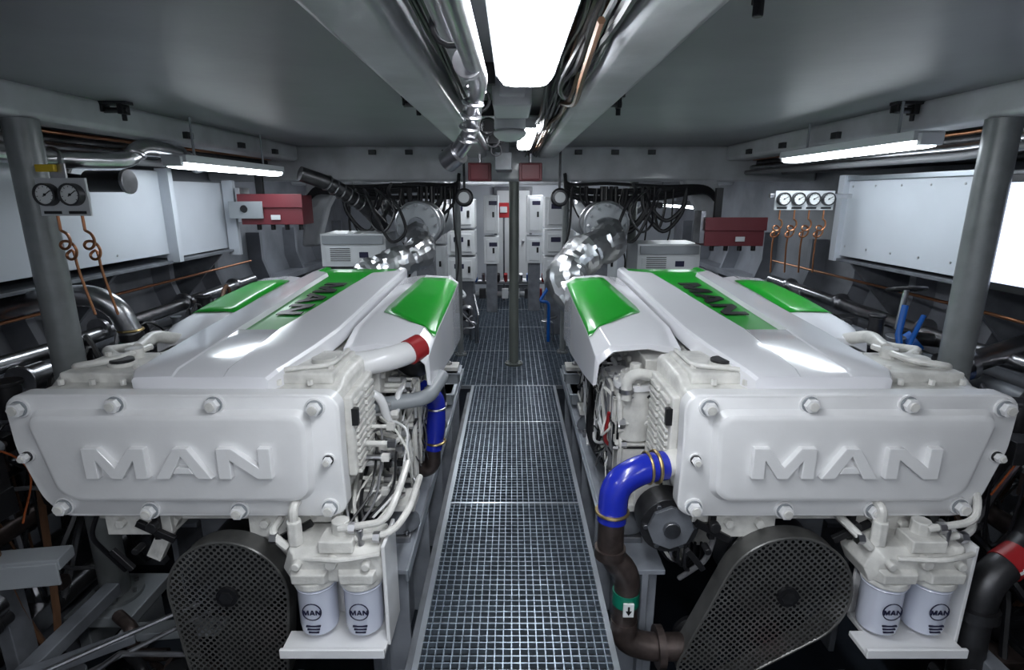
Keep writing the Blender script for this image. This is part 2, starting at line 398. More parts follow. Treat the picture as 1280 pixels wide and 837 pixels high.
def engine(s):
    root=empty('marine_diesel_engine',(s*1.2,3.0,-1.3))
    def P(n,**k): return B(n,root,sx=s,**k)
    out=[(.67,-.705),(1.82,-.705),(1.865,-.745),(1.86,-.92),(1.80,-1.13),(1.73,-1.205),(.68,-1.205),(.635,-1.17),(.64,-.93),(.635,-.745)]
    out=rnd_poly(out,.035,3)
    b=P('heat_exchanger_plate',bevel=.003,seg=2)
    b.loft([ring(inset(out,.005),1.968),ring(out,1.964),ring(out,1.903),ring(inset(out,.006),1.897)],WHT)
    b.done()
    b=P('plate_raised_panel',ang=22)
    rp=rnd_poly([(.775,-.765),(1.745,-.765),(1.775,-.80),(1.715,-1.09),(1.65,-1.13),(.80,-1.13),(.755,-1.09),(.745,-.80)],.06,5)
    b.loft([ring(inset(rp,-.006),1.899),ring(rp,1.890),ring(inset(rp,.010),1.868),ring(inset(rp,.020),1.862),ring(inset(rp,.030),1.860)],WHT)
    b.done()
    b=P('plate_bolts',bevel=.0015)
    for x,z in [(.72,-.752),(1.086,-.738),(1.446,-.738),(1.80,-.755),(.697,-1.16),(1.045,-1.172),(1.387,-1.172),(1.715,-1.155),(.687,-.96),(1.81,-.945)]:
        big = .027 if not (x in (.687,1.81)) else .018
        b.cyl((x,1.898,z),(x,1.888,z),big*1.35,WHT,seg=24)
        b.cyl((x,1.889,z),(x,1.882,z),big*1.12,DKST if big<.02 else GREYB,seg=20)
        b.cyl((x,1.882,z),(x,1.860,z),big,WHT,seg=6); b.cyl((x,1.860,z),(x,1.852,z),big*.62,CAST,seg=12)
    b.done()
    b=B('raised_lettering',root,bevel=.003,seg=2)
    x0 = .88 if s>0 else -1.565
    b.word((x0,1.863,-1.012),(.685,0,0),(0,0,.122),(0,-.028,0),WHT); b.done()
    b=P('heat_exchanger_body',bevel=.010,seg=3)
    body=rnd_poly([(.655,-.72),(1.82,-.72),(1.835,-.90),(1.76,-1.16),(.66,-1.18)],.04,3)
    top=[(x,z+ (.03 if z>-.8 else 0)) for x,z in body]
    b.loft([ring(body,1.96),ring(body,2.05),ring(top,2.10),ring(top,2.40)],CAST)
    b.box(.70,1.0,2.05,2.38,-.72,-.672,CAST); b.box(1.48,1.78,2.06,2.36,-.72,-.675,CAST)
    b.box(.625,.66,2.02,2.36,-1.10,-.76,CAST)
    for x in (1.1,1.25,1.4): b.box(x,x+.025,1.98,2.1,-.73,-.698,CAST)
    b.done()
    b=P('housing_fittings',bevel=.0015)
    for k in range(11):
        b.box(.612,.63,2.05,2.16,-1.10+.030*k,-1.085+.030*k,CAST); b.box(.612,.63,2.2,2.32,-1.10+.030*k,-1.084+.03*k,CAST)
    for k in range(9): b.cyl((.78+.12*k,2.02,-.71),(.78+.12*k,2.02,-.688),.012,CAST,seg=6)
    for y in (2.12,2.3):
        for x in (.73,.97,1.51,1.75): b.cyl((x,y,-.675),(x,y,-.66),.014,CAST,seg=6)
    b.tube([(.72,2.34,-.66),(.72,2.1,-.655),(.9,2.06,-.66),(1.0,2.03,-.69)],.010,CAST,8,fil=.05)
    b.tube([(1.6,2.36,-.65),(1.62,2.15,-.65),(1.75,2.1,-.66),(1.80,2.2,-.70)],.014,CAST,8,fil=.05)
    b.cyl((1.62,2.28,-.68),(1.62,2.28,-.635),.035,CAST,seg=16)
    b.tube([(1.76,2.36,-.70),(1.84,2.4,-.68),(1.86,2.6,-.72),(1.84,2.9,-.74)],.022,CAST,10,fil=.06)
    b.tube([(1.70,2.42,-.68),(1.74,2.6,-.66),(1.70,2.75,-.72)],.030,CAST,12,fil=.06)
    b.box(.605,.63,2.02,2.045,-.88,-.81,BLKM)
    b.done()
    b=B('filler_cap',root,bevel=.004)
    fx=.86 if s>0 else -1.60
    b.cyl((fx,2.17,-.69),(fx,2.17,-.66),.052,CAST); b.cyl((fx,2.17,-.665),(fx,2.17,-.648),.045,BLK,seg=14)
    fx=1.68 if s>0 else -.78
    b.cyl((fx,2.2,-.69),(fx,2.2,-.65),.05,CAST)
    b.done()
    st=[(1.965,.95,1.40,-.695),(1.975,.92,1.435,-.664),(2.02,.895,1.455,-.645),(2.3,.845,1.46,-.625),(2.5,.815,1.455,-.606),(2.55,.81,1.452,-.602),(2.9,.79,1.43,-.570),(3.3,.765,1.39,-.530),(3.64,.745,1.35,-.500),(3.70,.742,1.345,-.495),(3.84,.735,1.33,-.488),(3.89,.74,1.32,-.50)]
    b=P('top_cover_centre',ang=24)
    G=[]
    for y,xl,xr,z in st:
        t=(y-2.5)/1.14; sl=1.09-.16*t; sr=1.275-.06*t; g=.0 if y<2.52 else .020
        if y<2.5: sl,sr=1.09,1.275
        if y>3.66: sl,sr=xl+.05,xr-.05; g=.010
        G.append([(xl+.005,y,z-.085),(xl,y,z-.014),(xl+.010,y,z-.002),(xl+.020,y,z),(sl-.008,y,z+.004),(sl,y,z-g),(sr,y,z-g),(sr+.008,y,z+.004),(xr-.020,y,z),(xr-.010,y,z-.002),(xr,y,z-.014),(xr-.005,y,z-.085)])
    b.grid(G,COV,lambda i,j: GRN if (j==5 and i>=4) or (i>=9 and 4<=j<=6) else COV)
    fr=G[0]; b.add(fr,[tuple(range(len(fr)))],COV); fr=G[-1]; b.add(fr,[tuple(range(len(fr)))],COV)
    b.done(weld=True)
    b=B('stripe_lettering',root)
    ya,yb=3.42,2.78
    za,zb=-.518-.015,-.581-.015
    cx=lambda y:(1.09-.16*(y-2.5)/1.14+1.275-.06*(y-2.5)/1.14)/2
    xa,xb=s*cx(ya),s*cx(yb)
    b.word((xa-.060,ya,za),(xb-xa,yb-ya,zb-za),(.125,0,0),(0,0,.004),BLKM); b.done()
    rows=[(2.50,[(.80,-.735),(.64,-.70),(.48,-.715),(.41,-.78),(.40,-.88)]),
          (2.515,[(.80,-.700),(.64,-.680),(.47,-.69),(.395,-.74),(.388,-.89)]),
          (2.70,[(.795,-.645),(.62,-.623),(.43,-.628),(.372,-.655),(.37,-.90)]),
          (3.2,[(.76,-.593),(.60,-.567),(.41,-.572),(.36,-.605),(.355,-.93)]),
          (3.74,[(.73,-.545),(.58,-.525),(.42,-.535),(.365,-.575),(.36,-.97)]),
          (3.84,[(.73,-.57),(.58,-.56),(.44,-.58),(.39,-.62),(.375,-.97)])]
    b=P('top_cover_inner_wing',bevel=.005,seg=2,angle=25)
    ev=wing(b,rows); b.done(weld=True,solid=.012)
    b=P('inner_wing_green_insert')
    Gp=[]
    for k in range(13):
        v=1.68+2.15*k/12
        u0=2.96
        u1 = 2.5-2.0*min(1,max(0,(v-1.72)/.7)); u1=max(u1,.5+.35*max(0,v-2.4)/1.4)
        if k==0: u1=2.75
        Gp.append([ev(u1+(u0-u1)*q/6,v)+Vector((-.002 if q>4 else 0,0,.004)) for q in range(7)])
    b.grid(Gp,GRN); b.done(weld=True,solid=-.003)
    rows=[(2.68,[(1.42,-.74),(1.58,-.72),(1.72,-.735),(1.79,-.77),(1.80,-.84)]),
          (2.70,[(1.42,-.705),(1.58,-.695),(1.73,-.705),(1.80,-.725),(1.81,-.84)]),
          (2.86,[(1.42,-.660),(1.58,-.638),(1.74,-.64),(1.805,-.67),(1.82,-.84)]),
          (3.3,[(1.38,-.600),(1.54,-.577),(1.72,-.585),(1.79,-.615),(1.81,-.84)]),
          (3.72,[(1.34,-.553),(1.50,-.53),(1.68,-.545),(1.74,-.58),(1.77,-.84)]),
          (3.84,[(1.33,-.57),(1.48,-.56),(1.65,-.58),(1.70,-.62),(1.75,-.84)])]
    b=P('top_cover_outer_wing',bevel=.005,seg=2,angle=25)
    ev=wing(b,rows); b.done(weld=True,solid=.012)
    b=P('outer_wing_green_insert'); Gp=[]
    for k in range(9):
        v=2.25+1.47*k/8; ua=.70; ub=2.35+.25*min(1,k/2); Gp.append([ev(ua+(ub-ua)*q/5,v)+Vector((0,0,.005)) for q in range(6)])
    b.grid(Gp,GRN); b.done(weld=True,solid=-.003)
    b=P('engine_block',bevel=.010)
    b.box(.74,1.66,2.40,4.25,-1.30,-.72,CAST); b.box(.92,1.52,2.45,4.2,-1.72,-1.30,CAST)
    b.box(.62,.80,2.45,3.9,-.92,-.74,CAST); b.box(1.64,1.75,2.45,3.9,-.95,-.76,CAST)
    for k in range(6):
        y=2.46+.27*k
        b.box(.64,.80,y,y+.21,-1.14,-.94,CAST); b.cyl((.62,y+.1,-1.04),(.66,y+.1,-1.04),.06,CAST,seg=16)
        b.box(.66,.80,y+.03,y+.18,-1.34,-1.18,CAST)
        b.cyl((.60,y+.04,-.83),(.63,y+.04,-.83),.018,CAST,seg=8); b.cyl((.60,y+.15,-.83),(.63,y+.15,-.83),.018,CAST,seg=8)
        b.box(.62,.66,y+.07,y+.13,-1.30,-1.22,CAST)
    b.cyl((1.2,4.25,-1.1),(1.2,4.55,-1.1),.36,CAST,seg=36); b.box(.9,1.5,4.5,4.88,-1.5,-.8,CAST)
    b.cyl((1.2,1.975,-1.5),(1.2,2.45,-1.5),.12,DKST)
    b.done()
    b=P('front_crossmember',bevel=.006)
    b.box(.70,1.70,2.0,2.3,-1.28,-1.19,CAST); b.box(.80,1.05,1.95,2.1,-1.33,-1.20,CAST); b.box(1.36,1.62,1.95,2.1,-1.32,-1.20,CAST)
    b.box(.72,.80,1.96,2.06,-1.27,-1.2,CAST)
    for x in (.86,.98,1.42,1.55): b.cyl((x,1.95,-1.26),(x,1.925,-1.26),.020,CAST,seg=6)
    for x in (1.14,1.24): b.cyl((x,2.0,-1.23),(x,1.97,-1.23),.014,CAST,seg=6)
    for x,a in ((.98,.5),(1.42,-.5)): b.obox((x,1.99,-1.35),(.06,.04,.22),CAST,ry=a)
    b.box(1.0,1.4,2.2,2.4,-1.75,-1.28,GREYP)
    b.tube([(.82,1.97,-1.33),(.80,1.97,-1.45),(.72,2.05,-1.6)],.012,GREYC,8,fil=.05)
    b.tube([(1.66,1.98,-1.22),(1.72,1.98,-1.35),(1.70,2.1,-1.6)],.010,BLK,8,fil=.05)
    b.done()
    if s>0: c1,r1,c2,r2=(1.085,-1.53),.255,(.80,-1.88),.12
    else:   c1,r1,c2,r2=(-1.12,-1.53),.235,(-1.12,-1.88),.20
    pts=[]
    for c,r in ((c1,r1),(c2,r2)):
        for k in range(48):
            a=2*math.pi*k/48; pts.append((c[0]+r*math.cos(a),c[1]+r*math.sin(a)))
    pts=sorted(set(pts)); 
    def half(ps):
        h=[]
        for p in ps:
            while len(h)>1 and (h[-1][0]-h[-2][0])*(p[1]-h[-2][1])-(h[-1][1]-h[-2][1])*(p[0]-h[-2][0])<=0: h.pop()
            h.append(p)
        return h
    hull=half(pts)[:-1]+half(pts[::-1])[:-1]
    b=B('belt_guard',root)
    b.loft([ring(hull,1.95),ring(hull,1.862)],PRIM,cap=False)
    b.add(ring(hull,1.86),[tuple(range(len(hull)))],PERF)
    b.tube([(p[0],1.862,p[1]) for p in hull],.006,PRIM,6,closed=True)
    b.cyl((c1[0],1.865,c1[1]),(c1[0],1.845,c1[1]),.042,BLKM); b.cyl((c1[0],1.846,c1[1]),(c1[0],1.84,c1[1]),.028,DKST,seg=6)
    b.done()
    b=B('belt_pulley_set',root)
    for c,r in ((c1,r1*.72),(c2,r2*.72)):
        b.lathe((c[0],2.06,c[1]),(0,-1,0),[(0,r),(.02,r),(.03,r*.85),(.06,r*.85),(.07,r),(.1,r),(.1,r*.4),(.12,r*.35)],BLKM,30)
    b.done()
    b=B('guard_brackets',root,bevel=.003)
    for dx,sg in ((-.29,1),(.26,-1)):
        x=c1[0]+dx; b.obox((x,1.93,c1[1]+.24),(.16,.02,.028),BLKM,ry=.5*sg); b.cyl((x,1.93,c1[1]+.27),(x,1.90,c1[1]+.27),.022,DKST,seg=10)
        b.box(x-.012,x+.012,1.93,1.96,c1[1]+.2,c1[1]+.33,BLKM)
        b.cyl((x-.04*sg,1.90,c1[1]+.2),(x-.04*sg,1.85,c1[1]+.2),.014,BLKM,seg=8)
        b.obox((x-.09*sg,1.85,c1[1]+.17),(.11,.02,.022),BLKM,ry=.9*sg)
    b.done()
    fx=-.675 if s<0 else 1.545; y=1.86
    b=B('oil_filter_cans',root)
    for dx in (-.09,.09):
        b.lathe((fx+dx,y,-1.67),(0,0,1),[(0,.045),(.003,.058),(.015,.070),(.04,.074),(.20,.074),(.215,.078),(.235,.078),(.24,.05)],FILT,30)
        b.torus((fx+dx,y,-1.67+.208),(0,0,1),.075,.004,FILT,30,6)
        b.torus((fx+dx,y-.074,-1.545),(0,1,.0),.036,.0022,INK,24,5)
        b.word((fx+dx-.034,y-.0755,-1.556),(.068,0,0),(0,0,.020),(0,-.002,0),INK)
        for k in range(3): b.box(fx+dx-.028+.004*k,fx+dx+.028-.004*k,y-.0755,y-.070,-1.612-.014*k,-1.606-.014*k,INK)
    b.done()
    b=B('oil_filter_head',root,bevel=.006)
    pr=[(fx-.17,-1.29),(fx+.17,-1.29),(fx+.20,-1.38),(fx+.17,-1.445),(fx-.17,-1.445),(fx-.20,-1.38)]
    b.loft([ring(pr,1.99),ring(pr,1.83),ring(inset(pr,.03),1.80)],CAST)
    for dx in (-.09,.09):
        b.cyl((fx+dx,y,-1.45),(fx+dx,y,-1.42),.085,CAST,seg=28)
        pr=[(fx+dx-.08,-1.36),(fx+dx+.08,-1.36),(fx+dx+.075,-1.43),(fx+dx-.075,-1.43)]; b.loft([ring(pr,1.82),ring(inset(pr,.015),1.775)],CAST)
    b.cyl((fx-.15,1.85,-1.29),(fx-.15,1.85,-1.19),.03,CAST,seg=6); b.cyl((fx+.02,1.87,-1.30),(fx+.02,1.87,-1.2),.036,CAST,seg=8)
    b.cyl((fx,1.82,-1.33),(fx,1.77,-1.33),.024,CAST,seg=8); b.cyl((fx+.13,1.82,-1.34),(fx+.13,1.77,-1.34),.018,CAST,seg=8); b.cyl((fx-.13,1.82,-1.34),(fx-.13,1.77,-1.34),.018,CAST,seg=8)
    b.box(fx-.05,fx+.08,1.80,1.9,-1.30,-1.25,CAST); b.cyl((fx+.1,1.84,-1.29),(fx+.1,1.84,-1.22),.015,SS,seg=6)
    b.done()
    b=B('oil_filter_pipes',root)
    b.tube([(fx-.15,1.85,-1.2),(fx-.15,1.85,-1.14+.0),(fx-.15,2.05,-1.14)],.018,CAST,10,fil=.03)
    b.tube([(fx+.02,1.84,-1.22),(fx+.2,1.84,-1.19),(fx+.24,1.9,-1.1),(fx+.24,2.1,-1.08)],.014,CAST,10,fil=.05)
    b.tube([(fx+.08,1.84,-1.26),(fx+.22,1.86,-1.25),(fx+.27,1.95,-1.2),(fx+.27,2.2,-1.2)],.014,CAST,10,fil=.05)
    b.tube([(fx-.1,1.80,-1.32),(fx+.05,1.76,-1.30),(fx+.18,1.8,-1.30)],.010,CAST,8,fil=.04)
    b.tube([(fx-.18,1.84,-1.3),(fx-.24,1.84,-1.24),(fx-.24,2.05,-1.24)],.016,CAST,8,fil=.04)
    for t in ((fx+.06,1.84,-1.215),(fx+.15,1.84,-1.255),(fx-.24,1.84,-1.26)): b.cyl(t,(t[0]+.025,t[1],t[2]),.022,SS,seg=6)
    b.done()
    b=B('oil_filter_tray',root,bevel=.004)
    tl = .21 if s<0 else .195
    b.box(fx-tl,fx+.19,1.74,1.855,-1.712,-1.690,WHT); b.box(fx-.14,fx+.19,1.85,1.96,-1.712,-1.690,WHT); b.box(fx-tl,fx+.19,1.735,1.75,-1.712,-1.672,WHT)
    b.box(fx+.185,fx+.20,1.80,1.99,-1.71,-1.27,WHT); b.box(fx-.13,fx+.19,1.965,1.98,-1.71,-1.3,WHT)
    b.done()
    return root
eL=engine(-1); eR=engine(1)

def details(s,root,seed):
    R=random.Random(seed)
    b=B('side_pipework',root,sx=s)
    for k in range(74):
        y=R.uniform(2.40,3.0) if k<50 else R.uniform(3.0,3.9); z=R.uniform(-1.38,-.93); x=R.uniform(.47,.60); r=R.choice([.006,.008,.010,.014])
        m=R.choice([CAST,CAST,CAST,WHT,CAST,GREYC,WHT,BLK,SS])
        p=[(.68,y,z)]; q=[x,y,z]
        for j in range(3):
            p.append(tuple(q)); ax=R.choice([1,2,2]); q[ax]+=R.choice([-1,1])*R.uniform(.08,.26); q[2]=max(-1.42,min(-.9,q[2])); q[1]=max(2.40,min(4.0,q[1]))
        p.append(tuple(q)); p.append((.68,q[1],q[2]))
        b.tube(p,r,m,8,fil=.035,n=3)
        b.cyl((x,y,z),(x+.03,y,z),r*1.9,CAST,seg=6)
        b.cyl((x,q[1],q[2]),(x+.025,q[1],q[2]),r*1.8,SS,seg=6)
    b.done()
    b=B('side_fittings',root,sx=s,bevel=.002)
    for k in range(110):
        y=R.uniform(2.42,3.2) if k<74 else R.uniform(3.2,3.95); z=R.uniform(-1.42,-.9); w=R.uniform(.015,.05)
        if R.random()<.5: b.box(.57+R.uniform(-.05,.05),.72,y,y+w*1.3,z,z+w,R.choice([CAST,CAST,WHT,BLKM,CAST,SS]))
        else: b.cyl((.56+R.uniform(-.06,.04),y,z),(.72,y,z),w*.5,R.choice([CAST,CAST,SS,CAST]),seg=12)
    b.done()
    b=B('side_wiring',root,sx=s)
    for k in range(44):
        y=R.uniform(2.40,3.1); pts=[(.54+R.uniform(-.1,.04),y+j*.14+R.uniform(-.06,.06),R.uniform(-1.42,-.92)) for j in range(5)]
        b.spline(pts,R.choice([.003,.004,.006,.008]),R.choice([CAST,BLK,CAST,WHT,BLK,WHT,SS]),6)
    if s<0:
        for k in range(9):
            x=.50+.014*k; y0=2.05+R.uniform(-.05,.15)
            b.spline([(x+.1,y0+.3,-.98-.02*k),(x-.02+R.uniform(-.05,.05),y0+.22,-1.0-.01*k+R.uniform(-.05,.05)),(x-.02+R.uniform(-.05,.05),y0+.15,-1.12),(x+R.uniform(-.04,.04),y0+.03,-1.22),(x+.06,y0-.08,-1.29)],.0055,[CAST,WHT,BLK,CAST,GREYC][k%5],6)
        for k in range(12):
            z=-.98-.03*k; y0=2.12+R.uniform(0,.2); x=.54+R.uniform(-.04,.06)
            b.tube([(.66,y0,z),(x,y0,z),(x,y0+R.uniform(.05,.2),z-R.uniform(.0,.1)),(.64,y0+.25,z-.06)],R.choice([.006,.009,.012]),R.choice([CAST,WHT,SS,CAST]),8,fil=.03)
            b.box(x-.012,x+.02,y0-.014,y0+.014,z-.014,z+.014,R.choice([CAST,BLKM,SS,CAST]))
    for k in range(5):
        x=.68+.03*k; b.spline([(x,2.42,-1.2),(x-.04,2.1,-1.25),(x-.08,2.0,-1.38-.03*k),(x+.02,2.1,-1.55),(x+.1,2.3,-1.6)],.008,[BLK,CAST,SS,BLK,BLK][k],6)
    b.done()
    b=B('engine_mount',root,sx=s,bevel=.005)
    for y in (2.35,3.5,4.45):
        b.obox((.60,y,-1.40),(.30,.16,.035),CAST); b.obox((.66,y-.07,-1.33),(.2,.02,.14),CAST); b.obox((.66,y+.07,-1.33),(.2,.02,.14),CAST)
        b.box(.47,.60,y-.11,y+.11,-1.56,-1.53,SS); b.lathe((.535,y,-1.53),(0,0,1),[(0,.095),(.03,.09),(.07,.06),(.11,.05)],GREYP,20)
        b.cyl((.535,y,-1.42),(.535,y,-1.35),.018,SS,seg=6); b.cyl((.535,y,-1.383),(.535,y,-1.36),.032,SS,seg=6)
        for q in (-.085,.085): b.cyl((.49,y+q,-1.53),(.49,y+q,-1.51),.012,SS,seg=6)
    b.done()
for s,r,sd in ((-1,eL,3),(1,eR,11)): details(s,r,sd)
for s in (-1,1):
    b=B('engine_bed_girder',sx=s,bevel=.005)
    b.box(.45,.66,2.05,4.9,-1.585,-1.56,BEDP); b.box(.56,.59,2.05,4.9,-2.32,-1.58,BEDP)
    b.box(.445,.46,2.05,4.9,-1.62,-1.56,ALU)
    for y in (2.1,2.7,3.3,3.9,4.5): b.box(.46,.64,y,y+.02,-2.32,-1.58,BEDP)
    b.box(1.55,1.8,2.4,4.9,-1.585,-1.56,GREYP); b.box(1.66,1.69,2.4,4.9,-2.32,-1.58,GREYP)
    b.done()
    b=B('bedside_step_box',sx=s,bevel=.006)
    for y in (3.9,4.35): b.box(.45,.60,y,y+.22,-1.53,-1.44+.03*(y-3.9),GREYB); b.box(.43,.61,y-.01,y+.23,-1.45+.03*(y-3.9),-1.44+.03*(y-3.9),ALU)
    b.done()

# left engine specifics
b=B('charge_air_pipe',eL); b.tube([(-.92,2.42,-.80),(-.80,2.38,-.745),(-.62,2.40,-.735),(-.50,2.48,-.72),(-.44,2.55,-.70)],.055,WHT,18,fil=.08)
b.cyl((-.485,2.49,-.715),(-.44,2.55,-.70),.061,REDB); b.torus((-.80,2.38,-.745),(1,.1,.05),.058,.008,SS); b.done()
b=B('coolant_pipe',eL); b.tube([(-.72,2.4,-.96),(-.40,2.46,-.93),(-.36,2.7,-.90)],.036,GREYB,14,fil=.06); b.torus((-.6,2.42,-.95),(1,.2,0),.038,.006,SS); b.tube([(-.75,2.38,-.87),(-.6,2.36,-.87),(-.56,2.4,-1.1),(-.7,2.42,-1.2)],.02,WHT,12,fil=.06); b.done()
b=B('turbo_housing',eL); b.lathe((-.50,2.75,-.88),(0,-.3,1),[(0,.07),(.04,.10),(.1,.11),(.14,.08),(.17,.06)],DKST,24); b.done()
b=B('blue_coolant_hose',eL); b.tube([(-.50,2.85,-1.02),(-.415,2.82,-1.06),(-.415,2.82,-1.22),(-.44,2.82,-1.36)],.052,BLUE,18,fil=.07)
b.torus((-.415,2.82,-1.12),(0,0,1),.054,.006,SS); b.torus((-.425,2.82,-1.32),(0,0,1),.054,.007,BRS)
b.tube([(-.44,2.82,-1.35),(-.445,2.82,-1.48),(-.55,2.82,-1.50)],.045,RUST,16,fil=.05); b.done()
# right engine specifics
b=B('fuel_filter_canister',eR,bevel=.004)
b.cyl((.58,2.47,-1.12),(.58,2.47,-.84),.09,CAST,seg=32); b.cyl((.58,2.47,-.87),(.58,2.47,-.84),.102,WHT,seg=32)
b.cyl((.58,2.47,-.84),(.58,2.47,-.80),.07,CAST,seg=24); b.cyl((.58,2.47,-.80),(.58,2.47,-.76),.03,CAST,seg=6)
b.cyl((.58,2.47,-1.16),(.58,2.47,-1.12),.07,CAST,seg=24); b.cyl((.565,2.76,-1.18),(.565,2.76,-.9),.085,CAST,seg=32); b.cyl((.565,2.76,-.92),(.565,2.76,-.89),.095,WHT,seg=32)
for k in range(8):
    a=k*math.pi/4; b.cyl((.58+.088*math.cos(a),2.47+.088*math.sin(a),-.86),(.58+.088*math.cos(a),2.47+.088*math.sin(a),-.83),.010,CAST,seg=6)
b.box(.50,.70,2.4,2.6,-1.3,-1.15,CAST)
b.done()
b=B('coolant_pipe',eR)
b.tube([(.68,2.38,-.80),(.56,2.36,-.775),(.52,2.36,-.80),(.52,2.37,-.9)],.026,CAST,12,fil=.05)
b.cyl((.52,2.37,-.87),(.52,2.37,-.85),.034,SS)
b.tube([(.72,2.40,-.95),(.66,2.36,-.95),(.64,2.36,-1.25),(.7,2.42,-1.3)],.03,CAST,12,fil=.05)
b.tube([(.47,2.5,-1.02),(.46,2.55,-1.2),(.62,2.6,-1.3)],.009,REDB,8,fil=.05)
b.done()
b=B('raw_water_pump',eR,bevel=.003); b.cyl((.64,2.1,-1.30),(.64,1.98,-1.30),.12,DKST,seg=30); b.cyl((.64,1.98,-1.30),(.64,1.96,-1.30),.095,GREYP,seg=8); b.cyl((.64,1.96,-1.30),(.64,1.94,-1.30),.035,SS,seg=12)
for k in range(6): a=k*math.pi/3; b.cyl((.64+.10*math.cos(a),1.985,-1.30+.10*math.sin(a)),(.64+.10*math.cos(a),1.97,-1.30+.10*math.sin(a)),.012,SS,seg=6)
b.done()
b=B('blue_coolant_hose',eR)
b.tube([(.60,1.99,-1.035),(.50,1.96,-1.035),(.40,1.94,-1.09),(.392,1.93,-1.24)],.058,BLUE,22,fil=.09)
b.torus((.565,1.98,-1.035),(1,.2,0),.061,.008,BRS); b.torus((.53,1.97,-1.035),(1,.2,0),.061,.006,BRS); b.torus((.393,1.93,-1.20),(0,0,1),.061,.007,BRS)
b.done()
b=B('raw_water_pipe',eR)
b.tube([(.66,2.02,-1.03),(.585,1.985,-1.035)],.052,CAST,18)
b.tube([(.392,1.93,-1.23),(.392,1.93,-1.40),(.47,1.93,-1.48),(.465,1.93,-1.70)],.052,RUST,20,fil=.07)
b.tube([(.465,1.93,-1.70),(.465,1.93,-1.80),(.56,1.92,-1.83),(.72,1.92,-1.83)],.055,RUST,20,fil=.06)
b.cyl((.392,1.93,-1.40),(.392,1.93,-1.36),.062,RUST); b.cyl((.466,1.93,-1.62),(.466,1.93,-1.56),.055,BAND)
b.cyl((.60,1.92,-1.83),(.63,1.92,-1.83),.085,RUST)
b.box(.445,.487,1.868,1.876,-1.64,-1.58,DIAL)
b.prism([(-.004,-.02),(.004,-.02),(.004,.0),(.012,.0),(0,.02),(-.012,0),(-.004,0)],(.466,1.866,-1.61),(1,0,0),(0,0,-1),(0,-.002,0),BLK)
b.done()
R=random.Random(9)
b=B('black_hose_bundle',eR)
for k in range(12):
    o=.012*k
    b.spline([(.60,3.0+o,-.92),(.47-.004*k,2.95+o,-.94),(.425+.004*k,2.85+o,-1.12),(.43+.004*k,2.85+R.uniform(-.03,.03),-1.3),(.50,2.75+o,-1.42),(.62,2.7,-1.46)],.011,BLK,8)
b.done()
b=B('black_hose_bundle',eL)
for k in range(5): b.spline([(-.55,2.95,-.95),(-.43-.008*k,3.05,-1.0),(-.42,3.15+.02*k,-1.2),(-.46,3.1,-1.4),(-.6,3.0,-1.5)],.011,BLK,8)
b.done()

